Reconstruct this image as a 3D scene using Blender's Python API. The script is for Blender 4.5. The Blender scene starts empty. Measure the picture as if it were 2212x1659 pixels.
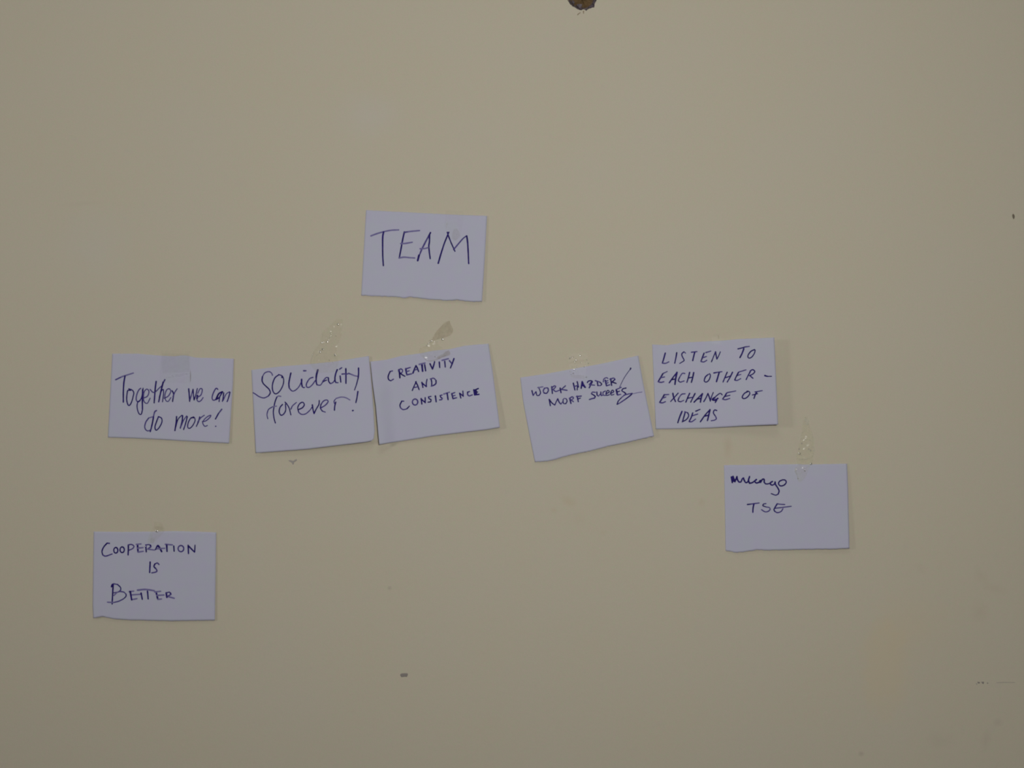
import bpy, bmesh, math, random
from mathutils import Vector, noise
random.seed(7)
scn = bpy.context.scene
COL = scn.collection

# ---------------------------------------------------------------- scale
S = 0.000552          # metres of wall per photograph pixel (a note is a quarter sheet, 148 mm wide)
Z0 = 1.45             # height of the frame centre above the floor
D = 1.5               # camera distance from the wall (wall face is y = 0, room is at y < 0)

# ---------------------------------------------------------------- camera
cam_d = bpy.data.cameras.new('camera')
cam = bpy.data.objects.new('camera', cam_d)
COL.objects.link(cam)
cam.location = (0, -D, Z0)
cam.rotation_euler = (math.radians(90), 0, 0)
cam_d.sensor_width = 36
cam_d.lens = 36 * D / (2212 * S)
cam_d.clip_start = 0.05
cam_d.dof.use_dof = True
cam_d.dof.focus_distance = 1.35      # the photograph is slightly soft
cam_d.dof.aperture_fstop = 4.0
scn.camera = cam

# ---------------------------------------------------------------- light
scn.view_settings.view_transform = 'Standard'
scn.view_settings.look = 'None'
scn.view_settings.gamma = 1.0
scn.view_settings.use_curve_mapping = False
scn.view_settings.exposure = 0.0

w = bpy.data.worlds.new('room_ambient')
scn.world = w
w.use_nodes = True
w.node_tree.nodes['Background'].inputs[0].default_value = (1.0, 0.98, 0.95, 1)
w.node_tree.nodes['Background'].inputs[1].default_value = 0.03

def area(name, loc, target, size, power, color=(1, 1, 1), shape='DISK'):
    l = bpy.data.lights.new(name, 'AREA')
    l.shape = shape; l.size = size; l.energy = power; l.color = color
    o = bpy.data.objects.new(name, l)
    COL.objects.link(o)
    o.location = loc
    d = Vector(target) - Vector(loc)
    o.rotation_euler = d.to_track_quat('-Z', 'Y').to_euler()
    return o
# the lamp in front of the wall, just above the photographer, and a weaker one off to the left
area('front_lamp_light', (0.19, -1.5, Z0 + 0.14), (0.19, 0, Z0 + 0.08), 0.10, 6.9, (1.0, 0.985, 0.96))
area('side_lamp_light', (-1.75, -1.15, Z0 + 0.30), (0.1, 0, Z0), 0.34, 4.4, (1.0, 0.98, 0.96))
area('ceiling_lamp_light', (0.0, -0.95, 2.72), (0.0, -0.2, 1.3), 0.7, 2.0, (1.0, 0.985, 0.96))

# ---------------------------------------------------------------- materials
def new_mat(name):
    m = bpy.data.materials.new(name)
    m.use_nodes = True
    return m, m.node_tree, m.node_tree.nodes['Principled BSDF']

def simple(name, col, rough=0.7, spec=0.2):
    m, nt, b = new_mat(name)
    b.inputs['Base Color'].default_value = (*col, 1)
    b.inputs['Roughness'].default_value = rough
    b.inputs['Specular IOR Level'].default_value = spec
    return m

class NT:
    def __init__(s, nt): s.nt = nt
    def n(s, t, **k):
        x = s.nt.nodes.new(t)
        for a, v in k.items(): setattr(x, a, v)
        return x
    def link(s, a, b): s.nt.links.new(a, b)
    def math(s, op, a, b=None, clamp=False):
        x = s.n('ShaderNodeMath', operation=op, use_clamp=clamp)
        for i, v in enumerate((a, b)):
            if v is None: continue
            if isinstance(v, (int, float)): x.inputs[i].default_value = v
            else: s.link(v, x.inputs[i])
        return x.outputs[0]
    def noise(s, vec, scale, detail=2, rough=0.5):
        x = s.n('ShaderNodeTexNoise')
        x.inputs['Scale'].default_value = scale
        x.inputs['Detail'].default_value = detail
        x.inputs['Roughness'].default_value = rough
        s.link(vec, x.inputs['Vector'])
        return x
    def mix(s, fac, a, b, blend='MIX'):
        x = s.n('ShaderNodeMix', data_type='RGBA', blend_type=blend)
        if isinstance(fac, (int, float)): x.inputs[0].default_value = fac
        else: s.link(fac, x.inputs[0])
        for i, v in ((6, a), (7, b)):
            if isinstance(v, tuple): x.inputs[i].default_value = (*v, 1)
            else: s.link(v, x.inputs[i])
        return x.outputs[2]
    def ramp(s, v, lo, hi):
        x = s.n('ShaderNodeMapRange')
        x.clamp = True
        s.link(v, x.inputs[0])
        x.inputs[1].default_value = lo; x.inputs[2].default_value = hi
        return x.outputs[0]

def wx(px): return (px - 1106) * S
def wz(py): return Z0 + (829.5 - py) * S

WALL = (0.765, 0.700, 0.545)
def wall_material():
    m, nt, b = new_mat('cream_wall_paint')
    g = NT(nt)
    geo = g.n('ShaderNodeNewGeometry')
    pos = geo.outputs['Position']
    sep = g.n('ShaderNodeSeparateXYZ'); g.link(pos, sep.inputs[0])
    X, Z = sep.outputs[0], sep.outputs[2]
    # blotchy paint tone at two scales
    n1 = g.noise(pos, 95, 3, 0.6); n2 = g.noise(pos, 9, 3, 0.5); n3 = g.noise(pos, 60, 2, 0.6)
    col = g.mix(g.ramp(n1.outputs[0], 0.35, 0.65), (0.775, 0.692, 0.545), (0.755, 0.712, 0.550))
    sep3 = g.ramp(n2.outputs[0], 0.35, 0.68)
    col = g.mix(g.math('MULTIPLY', sep3, 0.6), col, (0.760, 0.705, 0.580))
    col = g.mix(g.math('MULTIPLY', g.ramp(n3.outputs[0], 0.6, 0.72), 0.25), col, (0.72, 0.67, 0.58))
    fine = g.noise(pos, 1100, 2, 0.6)
    col = g.mix(g.math('MULTIPLY', g.ramp(fine.outputs[0], 0.3, 0.7), 0.36), col, (0.60, 0.55, 0.42))
    grain = g.noise(pos, 300, 3, 0.65)
    col = g.mix(g.math('MULTIPLY', g.ramp(grain.outputs[0], 0.50, 0.72), 0.45), col, (0.80, 0.66, 0.58))
    grain2 = g.noise(pos, 210, 3, 0.65)
    col = g.mix(g.math('MULTIPLY', g.ramp(grain2.outputs[0], 0.50, 0.72), 0.40), col, (0.68, 0.73, 0.50))
    # stains with a shape of their own: (px, py, rx, ry, angle, colour, strength, edge softness)
    wob = g.noise(pos, 55, 4, 0.6)
    wv = g.math('MULTIPLY', g.math('SUBTRACT', wob.outputs[0], 0.5), 1.3)
    stains = [
        (1912, 1440, 52, 110, 0, (0.79, 0.675, 0.46), 0.42, 0.45),
        (1960, 1350, 75, 70, 0, (0.78, 0.67, 0.47), 0.35, 0.8),
        (1572, 965, 10, 22, 0, (0.66, 0.55, 0.40), 0.40, 0.9),
        (1228, 1083, 18, 9, 30, (0.69, 0.58, 0.40), 0.38, 0.9),
        (1196, 1102, 7, 5, 0, (0.69, 0.58, 0.42), 0.35, 0.9),
        (1515, 1085, 6, 9, 0, (0.68, 0.58, 0.42), 0.35, 0.9),
        (1303, 1150, 8, 6, 0, (0.70, 0.59, 0.44), 0.30, 0.9),
        (1252, 1120, 14, 12, 0, (0.70, 0.61, 0.46), 0.22, 0.9),
        (2120, 1245, 12, 22, -35, (0.68, 0.58, 0.45), 0.30, 0.9),
        (2150, 1272, 26, 10, 15, (0.67, 0.57, 0.44), 0.28, 0.9),
        (2117, 1322, 17, 20, 0, (0.66, 0.56, 0.44), 0.32, 0.9),
        (1988, 1228, 14, 10, 30, (0.68, 0.60, 0.47), 0.28, 0.9),
        (2130, 1600, 10, 22, 10, (0.62, 0.55, 0.45), 0.30, 0.9),
        (2156, 1560, 10, 8, 0, (0.60, 0.54, 0.45), 0.35, 0.9),
        (1860, 1628, 6, 5, 0, (0.52, 0.46, 0.38), 0.50, 0.9),
        (2030, 1600, 30, 18, 0, (0.64, 0.57, 0.46), 0.25, 0.9),
        (841, 1270, 5, 4, 0, (0.50, 0.46, 0.38), 0.55, 0.9),
        (180, 440, 40, 5, -4, (0.66, 0.58, 0.46), 0.22, 0.9),
        (210, 540, 70, 90, 0, (0.72, 0.70, 0.64), 0.25, 0.9),
        (800, 250, 60, 45, 0, (0.74, 0.71, 0.66), 0.30, 0.9),
        (540, 1180, 60, 80, 0, (0.74, 0.69, 0.60), 0.20, 0.9),
    ]
    for (px, py, rx, ry, an, c, st, soft) in stains:
        a = math.radians(an)
        dx = g.math('SUBTRACT', X, wx(px)); dz = g.math('SUBTRACT', Z, wz(py))
        u = g.math('ADD', g.math('MULTIPLY', dx, math.cos(a) / (rx * S)), g.math('MULTIPLY', dz, -math.sin(a) / (rx * S)))
        v = g.math('ADD', g.math('MULTIPLY', dx, math.sin(a) / (ry * S)), g.math('MULTIPLY', dz, math.cos(a) / (ry * S)))
        r = g.math('SQRT', g.math('ADD', g.math('MULTIPLY', u, u), g.math('MULTIPLY', v, v)))
        r = g.math('ADD', r, wv)
        f = g.math('SUBTRACT', 1.0, g.ramp(r, 1.0 - soft, 1.0 + soft * 0.4))
        col = g.mix(g.math('MULTIPLY', f, st), col, c)
    g.link(col, b.inputs['Base Color'])
    b.inputs['Roughness'].default_value = 0.62
    b.inputs['Specular IOR Level'].default_value = 0.12
    bump = g.n('ShaderNodeBump'); bump.inputs['Strength'].default_value = 0.12
    bump.inputs['Distance'].default_value = 0.002
    bn = g.noise(pos, 130, 4, 0.6)
    g.link(bn.outputs[0], bump.inputs['Height']); g.link(bump.outputs[0], b.inputs['Normal'])
    return m
M_WALL = wall_material()

def paper_material():
    m, nt, b = new_mat('white_office_paper')
    g = NT(nt)
    pos = g.n('ShaderNodeNewGeometry').outputs['Position']
    n1 = g.noise(pos, 70, 3, 0.6)
    fine = g.noise(pos, 1600, 1, 0.5)
    col = g.mix(g.ramp(n1.outputs[0], 0.35, 0.65), (0.665, 0.655, 0.835), (0.655, 0.680, 0.810))
    col = g.mix(g.math('MULTIPLY', fine.outputs[0], 0.14), col, (0.50, 0.50, 0.64))
    g.link(col, b.inputs['Base Color'])
    b.inputs['Roughness'].default_value = 0.8
    b.inputs['Specular IOR Level'].default_value = 0.1
    bump = g.n('ShaderNodeBump'); bump.inputs['Strength'].default_value = 0.10
    bump.inputs['Distance'].default_value = 0.001
    bn = g.noise(pos, 60, 5, 0.6)
    g.link(bn.outputs[0], bump.inputs['Height']); g.link(bump.outputs[0], b.inputs['Normal'])
    return m
M_PAPER = paper_material()

def ink_material(name, a, bcol):
    m, nt, b = new_mat(name)
    g = NT(nt)
    pos = g.n('ShaderNodeNewGeometry').outputs['Position']
    n = g.noise(pos, 260, 2, 0.6)
    g.link(g.mix(g.ramp(n.outputs[0], 0.3, 0.7), a, bcol), b.inputs['Base Color'])
    b.inputs['Roughness'].default_value = 0.6
    b.inputs['Specular IOR Level'].default_value = 0.15
    return m
INK = [ink_material('blue_ink_dense', (0.012, 0.004, 0.12), (0.028, 0.012, 0.23)),
       ink_material('blue_ink_medium', (0.065, 0.045, 0.26), (0.120, 0.095, 0.34)),
       ink_material('blue_ink_light', (0.19, 0.165, 0.42), (0.26, 0.235, 0.48))]

def tape_material(name, tint, veil, veil_col, gloss, rough):
    """clear adhesive tape: mostly see-through, a thin milky veil and a glossy face"""
    m = bpy.data.materials.new(name); m.use_nodes = True
    nt = m.node_tree; nt.nodes.clear(); g = NT(nt)
    out = g.n('ShaderNodeOutputMaterial')
    tr = g.n('ShaderNodeBsdfTransparent'); tr.inputs[0].default_value = (*tint, 1)
    df = g.n('ShaderNodeBsdfDiffuse'); df.inputs[0].default_value = (*veil_col, 1)
    gl = g.n('ShaderNodeBsdfGlossy'); gl.inputs['Roughness'].default_value = rough
    pos = g.n('ShaderNodeNewGeometry').outputs['Position']
    nz = g.noise(pos, 240, 3, 0.6)
    f = g.math('MULTIPLY', g.ramp(nz.outputs[0], 0.3, 0.75), veil)
    m1 = g.n('ShaderNodeMixShader'); g.link(f, m1.inputs[0]); g.link(tr.outputs[0], m1.inputs[1]); g.link(df.outputs[0], m1.inputs[2])
    m2 = g.n('ShaderNodeMixShader'); m2.inputs[0].default_value = gloss
    g.link(m1.outputs[0], m2.inputs[1]); g.link(gl.outputs[0], m2.inputs[2])
    g.link(m2.outputs[0], out.inputs[0])
    return m
M_TAPE = tape_material('clear_tape', (0.992, 0.990, 0.975), 0.10, (0.86, 0.85, 0.72), 0.012, 0.16)
M_TAPE_FAINT = tape_material('faint_clear_tape', (0.965, 0.962, 0.95), 0.06, (0.55, 0.52, 0.48), 0.002, 0.35)
M_TAPE_FLAT = tape_material('flat_clear_tape', (0.993, 0.993, 0.990), 0.04, (0.80, 0.80, 0.84), 0.003, 0.30)
M_TAPE_PALE = tape_material('pale_clear_tape', (0.995, 0.995, 0.975), 0.16, (0.90, 0.90, 0.72), 0.010, 0.16)
M_TAPE_DULL = tape_material('clear_tape_sticky_side', (0.93, 0.915, 0.885), 0.18, (0.52, 0.48, 0.40), 0.004, 0.35)
M_GLINT = tape_material('clear_tape_glint', (0.998, 0.998, 0.99), 0.40, (0.95, 0.95, 0.90), 0.38, 0.15)  # extra gloss and a whitened veil put the glints into this tape
M_RIDGE = tape_material('clear_tape_ridge', (0.99, 0.99, 0.985), 0.45, (0.94, 0.94, 0.86), 0.03, 0.25)

# ---------------------------------------------------------------- mesh helpers
def link(name, me, parent=None, mats=()):
    for m in mats: me.materials.append(m)
    o = bpy.data.objects.new(name, me)
    COL.objects.link(o)
    if parent: o.parent = parent
    return o

def tag(o, **k):
    for a, v in k.items(): o[a] = v
    return o

def catmull(pts, step=6.0):
    """smooth curve through 2-D points"""
    if len(pts) < 3:
        (ax, ay), (bx, by) = pts
        n = max(2, int(math.hypot(bx - ax, by - ay) / step))
        return [(ax + (bx - ax) * i / n, ay + (by - ay) * i / n) for i in range(n + 1)]
    P = [(2 * pts[0][0] - pts[1][0], 2 * pts[0][1] - pts[1][1])] + list(pts) + \
        [(2 * pts[-1][0] - pts[-2][0], 2 * pts[-1][1] - pts[-2][1])]
    out = []
    for i in range(1, len(P) - 2):
        p0, p1, p2, p3 = P[i - 1], P[i], P[i + 1], P[i + 2]
        n = max(2, int(math.hypot(p2[0] - p1[0], p2[1] - p1[1]) / step))
        for k in range(n):
            t = k / n; t2 = t * t; t3 = t2 * t
            out.append(tuple(0.5 * (2 * p1[j] + (p2[j] - p0[j]) * t + (2 * p0[j] - 5 * p1[j] + 4 * p2[j] - p3[j]) * t2
                                    + (3 * p1[j] - p0[j] - 3 * p2[j] + p3[j]) * t3) for j in (0, 1)))
    out.append(tuple(pts[-1]))
    return out

def poly_at(pts, t):
    """point at fraction t of a polyline by length"""
    L = [0]
    for a, b in zip(pts, pts[1:]): L.append(L[-1] + math.hypot(b[0] - a[0], b[1] - a[1]))
    s = t * L[-1]
    for i in range(len(pts) - 1):
        if s <= L[i + 1] + 1e-9:
            f = (s - L[i]) / max(1e-9, L[i + 1] - L[i])
            return (pts[i][0] + (pts[i + 1][0] - pts[i][0]) * f, pts[i][1] + (pts[i + 1][1] - pts[i][1]) * f)
    return tuple(pts[-1])

def world(px, py, h):
    """a point h metres off the wall that stands where the photograph shows it"""
    k = (D - h) / D
    return Vector(((px - 1106) * S * k, -h, Z0 + (829.5 - py) * S * k))

# ---------------------------------------------------------------- room shell
def box(name, lo, hi, mat, **props):
    bm = bmesh.new()
    bmesh.ops.create_cube(bm, size=1)
    for v in bm.verts:
        v.co = Vector([(lo[i] + hi[i]) / 2 + v.co[i] * (hi[i] - lo[i]) for i in range(3)])
    me = bpy.data.meshes.new(name); bm.to_mesh(me); bm.free()
    return tag(link(name, me, None, [mat]), **props)

HX, HY, HR = 1257.0, -11.0, 32.5       # centre and radius of the hole, photograph pixels
def hole_outline():
    """the jagged rim: lower half as seen, upper half continued"""
    seen = [(1225.3, 0), (1228.5, 4), (1231.5, 9), (1234, 10.5), (1236.2, 14), (1241, 15.5), (1245, 18.5), (1249, 20.5),
            (1252, 21.8), (1256, 22.2), (1259.5, 20), (1263, 21.2), (1266.5, 23.3), (1268.8, 21), (1272, 19.0), (1276, 18.2),
            (1279, 16.5), (1283, 16.6), (1284.2, 13), (1284.4, 9), (1287, 4), (1289, 0)]
    pts = list(seen)
    for k in range(1, 24):
        a = math.radians(20 - k * (220 / 24))
        r = HR + random.uniform(-2.5, 2.5)
        pts.append((HX + r * math.cos(a), HY + r * math.sin(a)))
    return pts

def build_wall():
    rim = hole_outline()
    pts = []
    for i, p in enumerate(rim):            # subdivide the rim
        q = rim[(i + 1) % len(rim)]
        pts.append(p); pts.append(((p[0] + q[0]) / 2 + random.uniform(-.35, .35), (p[1] + q[1]) / 2 + random.uniform(-.35, .35)))
    n = len(pts)
    cx, cz = wx(HX), wz(HY)
    x0, x1, z0, z1 = -3.0, 3.0, 0.0, 2.8
    bm = bmesh.new()
    def ring(co): return [bm.verts.new(c) for c in co]
    rim_w = [(wx(p[0]), wz(p[1])) for p in pts]
    r0 = ring([(x, 0.0, z) for x, z in rim_w])
    def scaled(f, y):
        return ring([(cx + (x - cx) * f, y, cz + (z - cz) * f) for x, z in rim_w])
    r1 = scaled(1.6, 0.0)
    out = []
    for x, z in rim_w:
        dx, dz = x - cx, z - cz
        t = min(((x1 if dx > 0 else x0) - cx) / dx if abs(dx) > 1e-9 else 1e9, ((z1 if dz > 0 else z0) - cz) / dz if abs(dz) > 1e-9 else 1e9)
        out.append((cx + dx * t, 0.0, cz + dz * t))
    # let the four nearest points fall exactly in the corners
    for c in ((x0, z0), (x1, z0), (x0, z1), (x1, z1)):
        k = min(range(n), key=lambda i: (out[i][0] - c[0]) ** 2 + (out[i][2] - c[1]) ** 2)
        out[k] = (c[0], 0.0, c[1])
    r2 = ring(out)
    r3 = ring([(x, 0.16, z) for x, y, z in out])
    r4 = ring([(x, 0.16, z) for x, z in rim_w])
    for a, b in ((r0, r1), (r1, r2), (r2, r3), (r3, r4)):
        for i in range(n):
            bm.faces.new((a[i], a[(i + 1) % n], b[(i + 1) % n], b[i]))
    bm.faces.new(r4)
    # the broken inside: back from the rim to the closed back
    bmesh.ops.recalc_face_normals(bm, faces=bm.faces)
    me = bpy.data.meshes.new('wall_back'); bm.to_mesh(me); bm.free()
    wall = tag(link('wall_back', me, None, [M_WALL]), kind='structure',
               label='cream painted plaster wall with faint stains and a broken hole at the top')
    # hole lining : crumbling plaster and a brown bottom
    m, nt, b = new_mat('broken_plaster')
    g = NT(nt); geo = g.n('ShaderNodeNewGeometry'); pos = geo.outputs['Position']
    sp = g.n('ShaderNodeSeparateXYZ'); g.link(pos, sp.inputs[0])
    nn = g.noise(pos, 330, 4, 0.7)
    c1 = g.mix(g.ramp(nn.outputs[0], 0.3, 0.7), (0.045, 0.034, 0.040), (0.30, 0.26, 0.28))
    c2 = g.mix(g.ramp(nn.outputs[0], 0.3, 0.7), (0.16, 0.105, 0.05), (0.24, 0.16, 0.08))
    depth = g.ramp(g.math('ADD', sp.outputs[1], g.math('MULTIPLY', nn.outputs[0], 0.002)), 0.0050, 0.0072)
    g.link(g.mix(depth, c1, c2), b.inputs['Base Color'])
    b.inputs['Roughness'].default_value = 0.95; b.inputs['Specular IOR Level'].default_value = 0.05
    global M_BROKEN
    M_BROKEN = m
    bm = bmesh.new()
    rings = []
    for f, y in ((1.0, 0.0002), (0.97, 0.0016), (0.90, 0.0032), (0.80, 0.005), (0.66, 0.0068), (0.45, 0.0078), (0.2, 0.008)):
        row = []
        for i, (x, z) in enumerate(rim_w):
            jf = f * (1 + (random.uniform(-.035, .035) if 0.2 < f < 1 else 0))
            jy = y + (random.uniform(-.0005, .0005) if f < 1 else 0)
            row.append(bm.verts.new((cx + (x - cx) * jf, jy, cz + (z - cz) * jf)))
        rings.append(row)
    for a, bq in zip(rings, rings[1:]):
        for i in range(n):
            bm.faces.new((a[i], bq[i], bq[(i + 1) % n], a[(i + 1) % n]))
    bm.faces.new(rings[-1])
    bmesh.ops.recalc_face_normals(bm, faces=bm.faces)
    me = bpy.data.meshes.new('broken_hole'); bm.to_mesh(me); bm.free()
    link('broken_hole', me, wall, [m])['label'] = 'jagged hole broken into the plaster, brown inside'
    return wall

wall = build_wall()
M_FLOOR = simple('floor_cement', (0.34, 0.32, 0.30), 0.8)
M_CEIL = simple('ceiling_white', (0.75, 0.74, 0.70), 0.9)
box('floor', (-3, -4, -0.1), (3, 0.16, 0.0), M_FLOOR, kind='structure', label='plain grey cement floor below the wall')
box('ceiling', (-3, -4, 2.8), (3, 0.16, 2.9), M_CEIL, kind='structure', label='plain white ceiling above the wall')

# marks on the wall: low relief blobs following traced outlines
def blob(name, outline, mat, label, h=0.0004, inner=0.6, deep=0.0):
    pts = catmull(outline + [outline[0]], 1.0)[:-1]
    cx = sum(p[0] for p in pts) / len(pts); cy = sum(p[1] for p in pts) / len(pts)
    bm = bmesh.new()
    rows = []
    for f, hh in ((1.0, 0.00002 - deep), (0.85, h * 0.7 - deep), (inner, h - deep)):
        rows.append([bm.verts.new(world(cx + (x - cx) * f, cy + (y - cy) * f, hh)) for x, y in pts])
    n = len(pts)
    for a, b in zip(rows, rows[1:]):
        for i in range(n): bm.faces.new((a[i], a[(i + 1) % n], b[(i + 1) % n], b[i]))
    bm.faces.new(rows[-1])
    bmesh.ops.recalc_face_normals(bm, faces=bm.faces)
    me = bpy.data.meshes.new(name); bm.to_mesh(me); bm.free()
    o = link(name, me, wall, [mat]); o['label'] = label
    return o

M_MARK_DARK = simple('dark_brown_chip', (0.255, 0.215, 0.165), 0.9, 0.05)
M_MARK_GREY = simple('grey_scuff', (0.36, 0.325, 0.30), 0.9, 0.05)
M_MARK_SOFT = simple('soft_grey_scuff', (0.47, 0.44, 0.42), 0.9, 0.05)
M_MARK_FAINT = simple('faint_pencil', (0.53, 0.49, 0.42), 0.9, 0.05)
def zp(ox, oy, sc, pts): return [(ox + x / sc, oy + y / sc) for x, y in pts]
blob('paint_chip', zp(2150, 430, 23.7, [(910, 750), (965, 800), (995, 890), (975, 980), (935, 1030), (890, 960), (865, 870), (875, 790)]),
     M_MARK_DARK, 'small dark oval chip by the right edge')
blob('scuff_mark', zp(820, 1420, 22.12, [(975, 830), (1040, 770), (1200, 755), (1335, 770), (1345, 840), (1300, 930), (1200, 925), (1050, 940), (1000, 890)]),
     M_MARK_GREY, 'short dark grey scuff low on the wall')
blob('scuff_mark', zp(580, 960, 18.43, [(785, 640), (880, 625), (990, 650), (1060, 600), (1130, 590), (1110, 660), (1030, 700), (1000, 790), (960, 800), (925, 730), (850, 690)]),
     M_MARK_SOFT, 'small three-armed grey scuff below the solidarity note')
for pts, mt in (([(525, 545), (600, 560), (620, 600), (560, 610), (530, 590)], M_MARK_GREY),
                ([(665, 550), (750, 545), (760, 590), (735, 630), (690, 600)], M_MARK_GREY),
                ([(870, 580), (910, 580), (915, 615), (880, 620)], M_MARK_GREY),
                ([(470, 600), (530, 625), (520, 645), (480, 640)], M_MARK_SOFT)):
    blob('pencil_mark', zp(2080, 1440, 16.76, pts), mt, 'tiny grey mark near the bottom right', 0.0002)
blob('pencil_line', zp(2080, 1440, 16.76, [(1220, 575), (1420, 562), (1600, 560), (1880, 566), (1880, 585), (1600, 582), (1420, 588), (1220, 592)]),
     M_MARK_FAINT, 'faint short horizontal line near the bottom right', 0.0001, 0.9)
M_CRACK = simple('crack_brown', (0.36, 0.28, 0.19), 0.95, 0.05)
for pts in ([(860, 590), (900, 540), (990, 490), (1000, 510), (930, 560), (890, 605)],
            [(1090, 440), (1140, 430), (1130, 500), (1130, 550), (1100, 530)],
            [(470, 0), (545, 0), (520, 35), (490, 30)]):
    blob('crack', zp(1200, 0, 18.43, pts), M_CRACK, 'small brown chip in the plaster at the rim of the hole', 0.0002)
blob('plaster_lump', zp(1200, 0, 18.43, [(600, 90), (640, 65), (680, 120), (650, 180), (590, 185)]), simple('plaster_dark', (0.10, 0.08, 0.08), .95, .05),
     'dark plaster crumb at the rim of the hole', 0.0008)

M_CRUMB = M_BROKEN
M_CRUMB2 = simple('plaster_violet_grey', (0.14, 0.11, 0.13), .95, .05)
RJ = random.Random(3)
for pts, mt in (([(850, 170), (960, 150), (1060, 200), (1040, 290), (960, 330), (870, 290), (820, 230)], M_CRUMB),
                ([(650, 20), (720, 10), (760, 80), (750, 150), (700, 160), (660, 90)], M_CRUMB),
                ([(1480, 60), (1560, 20), (1590, 60), (1540, 170), (1490, 150)], M_CRUMB2),
                ([(1380, 220), (1500, 200), (1520, 270), (1420, 320), (1330, 330), (1320, 280)], M_CRUMB2),
                ([(1090, 330), (1200, 320), (1250, 360), (1200, 400), (1100, 370)], M_CRUMB),
                ([(900, 300), (1010, 310), (1060, 370), (960, 380)], M_CRUMB2)):
    blob('plaster_crumb', zp(1200, 0, 18.43, [(q[0] + RJ.uniform(-26, 26), q[1] + RJ.uniform(-26, 26)) for q in pts]), mt, 'grey crumb of broken plaster inside the rim of the hole', 0.0014, 0.3, 0.0022)

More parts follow.
